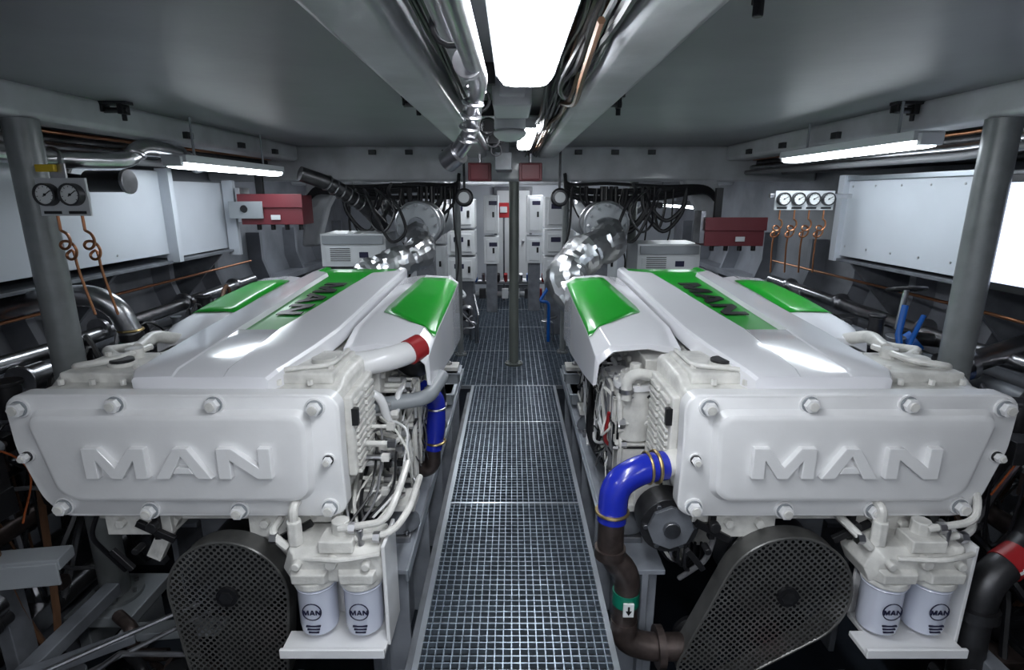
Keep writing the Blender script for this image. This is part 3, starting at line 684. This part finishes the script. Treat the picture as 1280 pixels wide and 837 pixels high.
# exhausts and silencers
RJ=random.Random(77)
for s in (-1,1):
    b=B('foil_wrapped_exhaust',sx=s,ang=14)
    if s>0: pts=[(.60,3.95,-.82),(.42,4.05,-.68),(.43,4.15,-.54),(.58,4.3,-.43),(.76,4.5,-.38),(.82,4.80,-.32)]
    else: pts=[(1.1,4.05,-.60),(.95,4.15,-.51),(.80,4.25,-.48),(.72,4.4,-.44),(.76,4.6,-.40),(.82,4.82,-.32)]
    rr=.145 if s>0 else .11
    b.spline(pts,lambda t: rr+.012*math.sin(t*25),FOIL,24,8)
    b.v=[(p[0]+RJ.uniform(-.009,.009),p[1]+RJ.uniform(-.009,.009),p[2]+RJ.uniform(-.009,.009)) for p in b.v]
    b.done()
    b=B('exhaust_silencer',sx=s)
    b.lathe((.82,4.85,-.25),(0,1,0),[(0,.08),(.01,.13),(.02,.18),(.05,.195),(.08,.195),(.10,.175),(.14,.18),(1.6,.18),(1.65,.12)],GREYB,36)
    b.torus((.82,4.91,-.25),(0,1,0),.195,.012,SS,32); b.torus((.82,5.3,-.25),(0,1,0),.185,.010,SS,32)
    b.tube([(.82,6.4,-.25),(.82,6.8,-.25),(.82,6.9,.0),(.82,6.9,.44)],.08,SS,18,fil=.15)
    b.cyl((.82,4.84,-.25),(.82,4.80,-.25),.07,GREYP)
    for k in range(12):
        a=k*math.pi/6; b.cyl((.82+.165*math.cos(a),4.87,-.25+.165*math.sin(a)),(.82+.165*math.cos(a),4.84,-.25+.165*math.sin(a)),.012,SS,seg=6)
    b.box(.74,.90,5.2,5.4,-1.75,-.42,GREYP)
    b.done()
    R=random.Random(21+s)
    b=B('black_cable_loom',sx=s)
    for k in range(6):
        z=.08-.022*k
        b.spline([(1.95,5.40,-.05+z*.4),(1.80,5.38,.04+z*.5),(1.4,5.38,z+.0),(.9,5.40,z+R.uniform(-.02,.03)),(.55,5.42,z+.02),(.5,5.44,.2)],.016,BLK,8)
    for k in range(14):
        x=R.uniform(.62,1.5); d=R.uniform(.15,.42); w=R.uniform(.05,.22)
        b.spline([(x-w,5.38,.08),(x-w*.9,5.36,.03-d*.5),(x,5.36,-d),(x+w*.8,5.36,-d*.5),(x+w,5.38,.06)],R.choice([.008,.014,.02]),BLK,8)
    for k in range(5):
        x=.56+.24*k; b.spline([(x,5.36,.06),(x+R.uniform(-.08,.08),5.36,-.3),(x+R.uniform(-.08,.08),5.36,-.6),(x,5.3,-.95)],R.choice([.008,.012]),BLK,8)
    b.spline([(1.35,5.2,.05),(1.22,4.8,.0),(1.12,4.7,-.2),(1.02,4.72,-.38),(.90,4.74,-.30),(.95,4.78,-.12),(1.05,4.85,.02),(1.1,5.2,.10)],.014,BLK,8)
    b.spline([(1.25,5.2,.06),(1.05,4.75,-.02),(.98,4.70,-.15),(1.08,4.70,-.3),(1.2,4.8,-.2),(1.2,5.2,.06)],.010,BLK,8)
    b.done()
    b=B('ceiling_fan_unit',sx=s,bevel=.004)
    b.lathe((.44,5.30,-.02),(0,-1,0),[(0,.03),(.02,.08),(.06,.085),(.09,.07),(.095,.03)],DKST,24); b.cyl((.44,5.20,-.02),(.44,5.19,-.02),.05,CAB); b.box(.43,.45,5.25,5.29,.05,.46,DKST); b.done()
def gencab(x0,x1,y,z0,z1):
    b=B('generator_control_cabinet',bevel=.012); b.box(x0,x1,y,y+.45,z0,z1,CAB); b.box(x0+.02,x1-.02,y-.02,y+.01,z1-.09,z1-.015,GREYB)
    b.box(x0+.04,x1-.04,y-.006,y+.01,z0+.03,z1-.12,CAB)
    for k in range(7): b.box(x0+.08,x0+.26,y-.012,y,z0+.05+.018*k,z0+.056+.018*k,BLKM)
    b.box(x0+.34,x0+.42,y-.012,y,z0+.08,z0+.13,INK); b.box(x0+.06,x1-.06,y+.05,y+.4,-1.8,z0,GREYP)
    b.done()
gencab(-1.70,-1.12,4.95,-.62,-.33); gencab(1.12,1.68,4.95,-.70,-.42)

# ------------------------------------------------------------ far compartment
def stack(x0,x1,y,zs,name='electrical_cabinet'):
    b=B(name,bevel=.01)
    for z0,z1 in zs:
        b.box(x0,x1,y,y+.4,z0,z1,CAB); b.box(x0+.04,x1-.04,y-.015,y,z0+.04,z1-.04,CAB)
        b.box(x1-.09,x1-.06,y-.03,y-.01,(z0+z1)/2-.04,(z0+z1)/2+.04,BLKM); b.box(x0+.08,x0+.2,y-.02,y-.01,z1-.14,z1-.08,INK)
    b.box(x0+.03,x1-.03,y+.05,y+.35,-1.75,zs[0][0],GREYP)
    b.done()
stack(-.80,-.46,6.9,[(-1.05,-.75),(-.72,-.42),(-.39,-.05)])
stack(.40,.76,6.9,[(-1.05,-.75),(-.72,-.42),(-.39,-.02)])
stack(-.42,-.20,8.3,[(-1.0,-.6),(-.55,.0)]); stack(.22,.46,8.4,[(-1.0,-.6),(-.55,.0)])
stack(-1.5,-.95,7.9,[(-1.2,-.7),(-.66,-.2)]); stack(.95,1.5,7.9,[(-1.2,-.7),(-.66,-.2)])
b=B('fire_alarm_panel',bevel=.01); b.box(-.27,.0,9.3,9.4,-.36,-.12,REDB); b.box(-.2,-.08,9.28,9.31,-.28,-.18,CAB); b.box(-.15,-.12,9.32,9.38,-1.75,-.36,GREYP); b.done()
b=B('door_1',bevel=.01); b.box(-.32,.36,10.1,10.19,-1.75,.15,GREYP); b.box(-.27,.31,10.07,10.11,-1.6,.08,CAB); b.cyl((.2,10.07,-.8),(.2,10.0,-.8),.02,SS); b.done()
R=random.Random(33)
b=B('manifold_pipework')
for k in range(34):
    s=R.choice([-1,1]); x=s*R.uniform(.15,.92); y=R.uniform(6.2,6.8); z=R.uniform(-1.6,-1.15)
    m=R.choice([SS,SS,BLK,SS,DKST,GREYB,CAB,BLUV]); r=R.choice([.012,.02,.03])
    if abs(x)<.35: continue
    b.tube([(x,y,-1.74),(x,y,z),(x+R.uniform(-.2,.2),y,z),(x+.05*s,y+.1,z+R.uniform(-.1,.3))],r,m,8,fil=.06)
b.tube([(-.8,8.9,-1.35),(.8,8.9,-1.35)],.05,SS,12); b.tube([(-.9,8.8,-1.55),(.9,8.8,-1.55)],.05,GREYB,12)
for k in range(12): b.cyl((-.7+.12*k,8.88,-1.35),(-.7+.12*k,8.8,-1.22),.03,[REDB,BLUV,SS,BLUV,DKST][k%5])
for k in range(8): b.box(-.7+.18*k,-.6+.18*k,8.7,8.8,-1.6,-1.45,[CAB,DKST,REDB,CAB][k%4])
b.done()
b=B('overhead_manifold_pipework')
for k in range(18):
    s=R.choice([-1,1]); x=s*R.uniform(1.0,1.75); z=R.uniform(-.2,.05); y=R.uniform(5.95,6.6)
    b.tube([(x,y,z),(x,y+R.uniform(.5,1.0),z),(x+R.uniform(-.1,.1),7.8,z-R.uniform(0,.4))],R.choice([.02,.035,.05]),R.choice([SS,DKST,BLK,GREYP]),10,fil=.1)
b.done()

# ------------------------------------------------------------ sides
for s in (-1,1):
    b=B('side_tank_cabinet',sx=s,bevel=.010)
    y1 = 4.85 if s<0 else 4.15
    if s<0:
        b.box(2.42,2.93,1.0,3.95,-.40,.16,PANEL); b.box(2.46,2.93,4.0,4.85,-.44,.10,PANEL)
        b.box(2.35,2.44,3.92,3.97,-.46,.18,PANEL); b.box(2.35,2.44,4.80,4.85,-.5,.12,PANEL)
    else:
        b.box(2.42,2.93,2.95,4.15,-.43,.10,PANEL); b.box(2.38,2.93,4.10,4.17,-.47,.14,PANEL); b.box(2.40,2.93,2.95,4.15,.10,.13,ALU)
    b.box(2.40,2.93,1.0 if s<0 else 2.95,y1,-.47,-.45,GREYP)
    for k in range(5): 
        y=1.4+.5*k if s<0 else 3.05+.25*k
        b.cyl((2.42,y,.06),(2.415,y,.06),.008,SS,seg=8); b.cyl((2.42,y,-.36),(2.415,y,-.36),.008,SS,seg=8)
    for y in (2.0,3.4,4.7) if s<0 else (3.0,4.0):
        pr=[(2.45,-.47),(2.9,-.47),(2.9,-.9),(2.85,-.9)]; b.loft([ring(pr,y),ring(pr,y+.03)],GREYP)
    b.done()
    R=random.Random(50+s)
    root=empty('side_piping_and_machinery',(s*2.3,3,-1.2))
    b=B('pipe_run',root,sx=s)
    for x,z,r,m in ((2.30,.25,.03,SS),(2.24,.21,.02,GREYC),(2.36,.30,.035,DKST),(2.42,.22,.016,BLK),(2.5,.32,.04,SS),(2.30,.33,.012,COP),(2.6,.22,.03,DKST)):
        b.tube([(x,-.5,z),(x,2.6,z),(x+.03,2.9,z-.02),(x,5.5,z)],r,m,12,fil=.1)
    for x,z,r,m in ((2.55,-.80,.045,SS),(2.45,-.95,.05,GREYP),(2.3,-1.2,.045,DKST),(2.55,-.62,.010,COP),(2.25,-1.45,.045,RUST),(2.3,-1.7,.06,DKST),(2.25,-1.95,.05,DKST)):
        b.tube([(x,.3,z),(x,2.0+R.uniform(0,.6),z),(x+R.uniform(-.03,.02),3.0,z+R.uniform(-.04,.04)),(x,5.4,z)],r,m,12,fil=.12)
    for y in (1.5,2.4,3.3,4.2,5.0):
        for x,z,r in ((2.55,-.80,.055),(2.45,-.95,.06),(2.3,-1.2,.06)): b.cyl((x,y,z),(x,y+.03,z),r*1.2,SS)
    b.done()
    b=B('pumps_and_valves',root,sx=s,bevel=.003)
    for k in range(150):
        y=R.uniform(1.2,5.2); x=R.uniform(2.0,2.5); z=R.uniform(-2.0,-.82)
        if 2.3<y<2.62 and x<2.22: continue
        t=R.random(); m=R.choice([DKST,BLKM,SS,GREYP,DKST,BLUV if R.random()<.3 else DKST,RUST,SS,BLKM,GREYB])
        w=R.uniform(.02,.065)
        if t<.4: b.cyl((x,y,z),(x,y+w*2,z),w,m,seg=18); b.cyl((x,y-.02,z),(x,y,z),w*1.25,m,seg=18)
        elif t<.7: b.cyl((x,y,z-w),(x,y,z+w*1.4),w*.8,m,seg=18); b.cyl((x,y,z+w*1.4),(x,y,z+w*1.7),w,m,seg=18)
        else: b.box(x-w,x+w,y,y+w*2,z-w,z+w,m)
    b.done()
    b=B('hoses',root,sx=s)
    for k in range(40):
        y=R.uniform(1.4,4.2); x=R.uniform(2.02,2.4)
        pts=[(x+R.uniform(-.08,.1),y+j*.15+R.uniform(-.1,.1),R.uniform(-2.0,-.75)) for j in range(5)]
        b.spline(pts,R.choice([.006,.010,.016]),R.choice([BLK,BLK,CABLE,GREYC,SS,BLK]),6)
    b.done()
    b=B('bilge_pipes_and_pumps',root,sx=s,bevel=.003)
    for k in range(46):
        y=R.uniform(1.5,2.1); x=R.uniform(1.35,2.05) if s<0 else R.uniform(1.85,2.2); z=R.uniform(-2.25,-1.98); w=R.uniform(.015,.05)
        m=R.choice([DKST,BLKM,SS,DKST,RUST,GREYP])
        if k%3==0: b.cyl((x-w*2,y,z),(x+w*2,y+.02,z),w,m,seg=16); b.cyl((x+w*2,y+.02,z),(x+w*2+.02,y+.02,z),w*1.4,m,seg=16)
        elif k%3==1: b.tube([(x-.15,y,z),(x,y,z),(x,y+.02,z+.12),(x+.12,y+.1,z+.12)],w*.6,m,10,fil=.04)
        else: b.cyl((x,y,z),(x,y,z+.1),w,m,seg=14)
    b.done()
    b=B('floor_beam',root,sx=s,bevel=.006)
    for y in (1.2,1.75,3.0,3.8,5.0): b.box(1.7,2.4,y,y+.05,-1.92,-1.84,GREYP); b.box(1.99,2.05,y,y+.05,-2.32,-1.86,GREYP)
    b.box(1.86,1.93,.6,2.25,-1.84,-1.78,GREYP)
    b.done()

b=B('window_1',bevel=.006)
b.box(2.44,2.95,2.38,2.90,-.46,.12,GREYP); b.box(2.40,2.44,2.40,2.88,-.46,.10,BLKM); b.done()
b=B('window_pane_1',bevel=.01); b.box(2.39,2.405,2.46,2.82,-.42,.06,WIN); b.done()

def redbox(x0,x1,y,z0,z1,plate):
    b=B('red_electrical_box',bevel=.01); b.box(x0,x1,y,y+.25,z0,z1,RED); b.box(x0-.01,x1+.01,y-.02,y,z1-.10,z1+.01,RED)
    b.box(x0-.04,x0+.0,y+.02,y+.2,z0+.02,z1+.06,SS)
    for k in range(4): b.cyl((x0+.1+.12*k,y+.1,z0),(x0+.1+.12*k,y+.1,z0-.05),.02,BLK,seg=10)
    if plate: b.box(x0-.08,x0+.2,y-.04,y-.02,z0+.05,z1-.05,GREYB); b.cyl((x0+.05,y-.05,z0+.13),(x0+.05,y-.03,z0+.13),.03,BLKM)
    b.box((x0+x1)/2,(x0+x1)/2+.08,y-.026,y-.02,z0+.04,z0+.08,CAB)
    b.box(x0+.1,x0+.16,y+.1,y+.14,z1,z1+.25,BLKM)
    b.done()
redbox(-2.28,-1.76,4.75,-.24,.0,True); redbox(1.64,2.14,4.75,-.42,-.19,False)

def gauges(x0,x1,y,z0,z1,n):
    b=B('pressure_gauge_panel',bevel=.003)
    b.box(x0,x1,y,y+.012,z0,z1,CAB)
    r=min((x1-x0)/n*.44,(z1-z0)*.34)
    for k in range(n):
        x=x0+(x1-x0)*(k+.5)/n; z=(z0+z1)/2+.01
        b.lathe((x,y,z),(0,-1,0),[(0,r),(.035,r),(.035,r*.84),(.028,r*.84)],DKST,24,cap=False); b.cyl((x,y-.02,z),(x,y-.027,z),r*.85,DIAL,seg=24)
        b.obox((x+r*.2,y-.029,z+r*.1),(r*.9,.002,r*.08),BLK,ry=-.6); b.cyl((x,y-.03,z),(x,y-.026,z),r*.12,BLK,seg=10)
        for j in range(9):
            a=-.7+j*.58; b.obox((x+math.cos(a)*r*.7,y-.028,z+math.sin(a)*r*.7),(r*.14,.001,r*.05),BLK,ry=-a)
        b.box(x-r*.8,x+r*.8,y-.003,y,z0+.008,z0+.02,BLK)
    b.done()
    b=B('copper_gauge_pipes')
    for k in range(n):
        x=x0+(x1-x0)*(k+.5)/n; zt=z0
        pts=[(x,y+.02,zt),(x,y+.02,zt-.06)]
        for j in range(17):
            a=j*math.pi/4; pts.append((x+.028*math.sin(a),y+.02+.012*j/4,zt-.09+.028*math.cos(a)-.006*j))
        pts+= [(x,y+.08,zt-.26),(x+.02,y+.1,zt-.45)]
        b.spline(pts,.006,COP,8,3)
    b.done()
gauges(-2.00,-1.79,2.40,-.085,.07,2); gauges(1.83,2.24,3.95,-.10,.03,4)
b=B('gauge_mount_bracket',bevel=.003); b.box(-2.03,-1.80,2.415,2.43,-.02,.02,SS); b.box(-1.95,-1.88,2.42,2.43,.0,.13,SS); b.box(-1.99,-1.91,2.40,2.42,.095,.125,YEL); b.done()
b=B('gauge_mount_bracket',bevel=.003); b.box(1.80,2.37,3.965,3.99,-.02,.01,SS); b.done()

b=B('bent_stainless_pipe')
b.tube([(-2.33,2.2,.22),(-2.31,2.8,.175),(-2.24,3.1,.18),(-2.15,3.24,.19),(-2.13,3.32,.265),(-2.08,3.5,.265),(-2.05,3.65,.22),(-2.1,3.9,.2),(-2.3,4.2,.2)],.046,SS,18,fil=.09)
for p,d in (((-2.29,2.88,.177),(.1,1,0)),((-2.14,3.28,.225),(0,.4,1)),((-2.065,3.58,.24),(0,1,-.3))): b.torus(p,d,.049,.012,SS,20)
b.done()
b=B('black_inline_filter',bevel=.004); b.cyl((-2.22,3.0,.07),(-2.02,3.0,.07),.055,BLK); b.cyl((-2.02,3.0,.07),(-2.0,3.0,.07),.064,SS); b.tube([(-2.22,3.0,.07),(-2.35,3.0,.09),(-2.38,3.1,.19)],.03,BLK,12); b.done()
b=B('sloping_exhaust_duct')
b.tube([(-1.72,4.66,.17),(-1.50,4.85,.08),(-1.32,5.1,-.10),(-1.2,5.25,-.3)],.06,DKST,18,fil=.15)
for k in range(6): 
    q=Vector((-1.55,4.80,.10)).lerp(Vector((-1.35,5.05,-.07)),k/5); b.torus(q,(.2,.25,-.17),.063,.007,SS,20,6)
b.done()

b=B('raw_water_elbow_pipe')
b.tube([(-2.75,2.72,-.60),(-2.35,2.72,-.50),(-2.12,2.75,-.485),(-2.02,2.78,-.56),(-1.99,2.8,-.70)],.054,SS,20,fil=.11)
b.tube([(-1.99,2.8,-.70),(-1.97,2.8,-.90),(-2.05,2.9,-1.1)],.058,BLK,18,fil=.1); b.cyl((-1.99,2.8,-.80),(-1.99,2.8,-.74),.061,BAND); b.torus((-1.99,2.8,-.68),(0,0,1),.056,.007,BRS)
b.done()
b=B('copper_pipe_run')
b.tube([(-2.15,2.0,-.35),(-2.12,2.0,-.9),(-2.05,2.02,-1.15)],.010,COP,8); b.tube([(-2.2,2.02,-.3),(-2.18,2.02,-.95),(-2.25,2.1,-1.3)],.010,COP,8)
b.done()
b=B('lower_pipe_frame',bevel=.005)
b.obox((-1.98,1.92,-1.42),(.36,.10,.05),GREYB,rz=.15); b.obox((-1.98,1.87,-1.46),(.36,.012,.10),GREYB,rz=.15); b.box(-2.1,-2.04,1.88,1.98,-2.1,-1.42,GREYP)
b.obox((-1.75,1.75,-1.75),(.5,.05,.04),GREYP,rz=.6); b.box(-1.8,-1.74,1.72,1.78,-2.32,-1.76,GREYP)
b.obox((-1.45,2.1,-1.9),(.6,.08,.04),GREYB,rz=.1); b.box(-1.5,-1.44,2.08,2.14,-2.32,-1.9,GREYP); b.done()
b=B('stainless_rods')
b.tube([(-1.85,1.55,-1.70),(-1.3,1.95,-1.64)],.009,SS,8); b.tube([(-1.7,1.55,-1.72),(-1.25,2.0,-1.70)],.009,SS,8); b.tube([(-1.55,1.4,-1.62),(-1.5,1.75,-1.70),(-1.3,1.9,-1.85)],.012,SS,8)
b.done()
b=B('drain_valve_assembly',bevel=.002)
b.cyl((-1.36,1.62,-1.82),(-1.36,1.62,-1.74),.03,BLUV); b.torus((-1.36,1.62,-1.73),(0,0,1),.04,.010,BLUV); b.cyl((-1.25,1.7,-1.9),(-1.05,1.72,-1.9),.045,SS); b.cyl((-1.2,1.7,-1.9),(-1.2,1.62,-1.78),.02,BLK)
b.cyl((-1.10,1.70,-1.86),(-.98,1.74,-1.86),.05,RED); b.tube([(-1.5,1.6,-2.0),(-1.3,1.62,-1.9),(-1.0,1.8,-1.95)],.03,DKST,12,fil=.08)
b.done()
b=B('drain_valve_assembly',bevel=.002)
b.cyl((.62,1.60,-1.9),(.62,1.60,-1.83),.03,SS); b.torus((.62,1.60,-1.82),(0,0,1),.04,.008,BLUV); b.cyl((.9,1.66,-1.97),(1.2,1.70,-1.94),.05,SS); b.cyl((1.08,1.68,-1.95),(1.18,1.69,-1.94),.06,REDB)
b.tube([(.56,1.7,-1.98),(.75,1.66,-1.9),(.9,1.66,-1.97)],.03,SS,12,fil=.06)
b.done()

b=B('fire_main_pipe')
b.tube([(2.25,2.1,-1.30),(2.04,1.92,-1.38),(1.88,1.88,-1.46),(1.84,1.86,-1.62),(1.84,1.84,-1.95)],.060,DKST,22,fil=.12)
b.cyl((2.02,1.915,-1.39),(1.95,1.897,-1.425),.064,REDB,seg=24)
b.cyl((1.84,1.865,-1.58),(1.84,1.86,-1.62),.083,DKST)
for dx in (0,.04): b.prism([(0,-.006),(.0,.006),(.015,.006),(.015,.016),(.034,.0),(.015,-.016),(.015,-.006)],(1.955+dx,1.833,-1.412+dx*.45),(.90,.1,.42),(-.42,0,.90),(0,-.003,0),DIAL)
b.done()
b=B('valve_wheel_assembly',bevel=.002)
c=(2.08,2.88,-.48)
b.torus(c,(0,.25,1),.085,.010,BLKM,24); 
for k in range(5):
    a=k*2*math.pi/5; b.tube([c,(c[0]+.08*math.cos(a),c[1]+.08*math.sin(a),c[2]-.02*math.sin(a))],.006,BLKM,6)
b.cyl((c[0],c[1],c[2]),(c[0],c[1]+.02,c[2]-.22),.014,SS); b.cyl((c[0],c[1]+.02,-.74),(c[0],c[1]+.03,-.85),.05,SS); b.cyl((c[0]-.1,c[1]+.02,-.82),(c[0]+.12,c[1]+.02,-.82),.045,DKST)
b.tube([(2.03,2.80,-.55),(2.00,2.77,-.70),(2.0,2.72,-.82)],.016,BLUV,10); b.tube([(2.12,2.78,-.60),(2.05,2.74,-.72),(2.0,2.7,-.83)],.012,BLUV,10)
b.done()
b=B('sea_chest_pipes')
b.tube([(2.8,2.75,-.70),(2.4,2.72,-.82),(2.1,2.70,-.90)],.055,SS,18); b.cyl((2.35,2.72,-.83),(2.32,2.72,-.84),.09,SS); b.cyl((2.22,2.71,-.87),(2.25,2.71,-.86),.09,SS)
b.tube([(2.42,2.2,-.45),(2.36,2.25,-.65),(2.28,2.3,-.9)],.035,DKST,16,fil=.1); b.cyl((2.385,2.235,-.58),(2.375,2.24,-.61),.04,REDB)
b.tube([(2.5,2.3,-1.0),(2.3,2.2,-1.05),(2.1,2.2,-1.1),(2.02,2.2,-1.35)],.045,SS,16,fil=.1)
b.cyl((2.2,2.9,-.76),(2.16,2.92,-.80),.06,BLUV)
b.tube([(2.6,3.2,-.85),(2.2,3.15,-.80),(1.95,3.1,-.95)],.04,DKST,14,fil=.1); b.cyl((2.1,3.1,-.8),(2.1,3.1,-.68),.04,DKST); b.torus((2.1,3.1,-.67),(0,0,1),.04,.008,DKST)
b.done()
b=B('relay_rack',bevel=.003)
b.box(-2.25,-2.03,1.55,2.0,-1.0,-.97,BLKM); b.box(-2.25,-2.03,1.55,2.0,-1.2,-1.17,BLKM); b.box(-2.03,-2.01,1.55,2.0,-1.22,-.95,DKST)
for k in range(5): b.box(-2.2,-2.05,1.6+.08*k,1.65+.08*k,-1.17,-1.08,[BLKM,RED,DKST,BLKM,GREYP][k])
b.done()
b=B('orange_cable_run')
OR=mat('orange_sheath',(.35,.08,.02),.5)
b.spline([(-1.99,1.7,-.86),(-1.99,1.95,-.95),(-1.97,2.05,-1.1),(-2.0,2.0,-1.3)],.004,OR,6)
b.spline([(2.0,1.9,-.80),(2.02,2.0,-1.0),(1.98,2.05,-1.2)],.004,OR,6)
b.done()

w=bpy.data.worlds.new('world'); sc.world=w; w.use_nodes=True
w.node_tree.nodes['Background'].inputs[0].default_value=(.5,.55,.6,1); w.node_tree.nodes['Background'].inputs[1].default_value=.3
cd=bpy.data.cameras.new('camera'); cd.lens=690/1280*36; cd.sensor_width=36; cd.clip_start=.02
co=bpy.data.objects.new('camera',cd); co.location=(0,0,H); co.rotation_euler=(math.radians(90-14.2),0,0)
sc.collection.objects.link(co); sc.camera=co
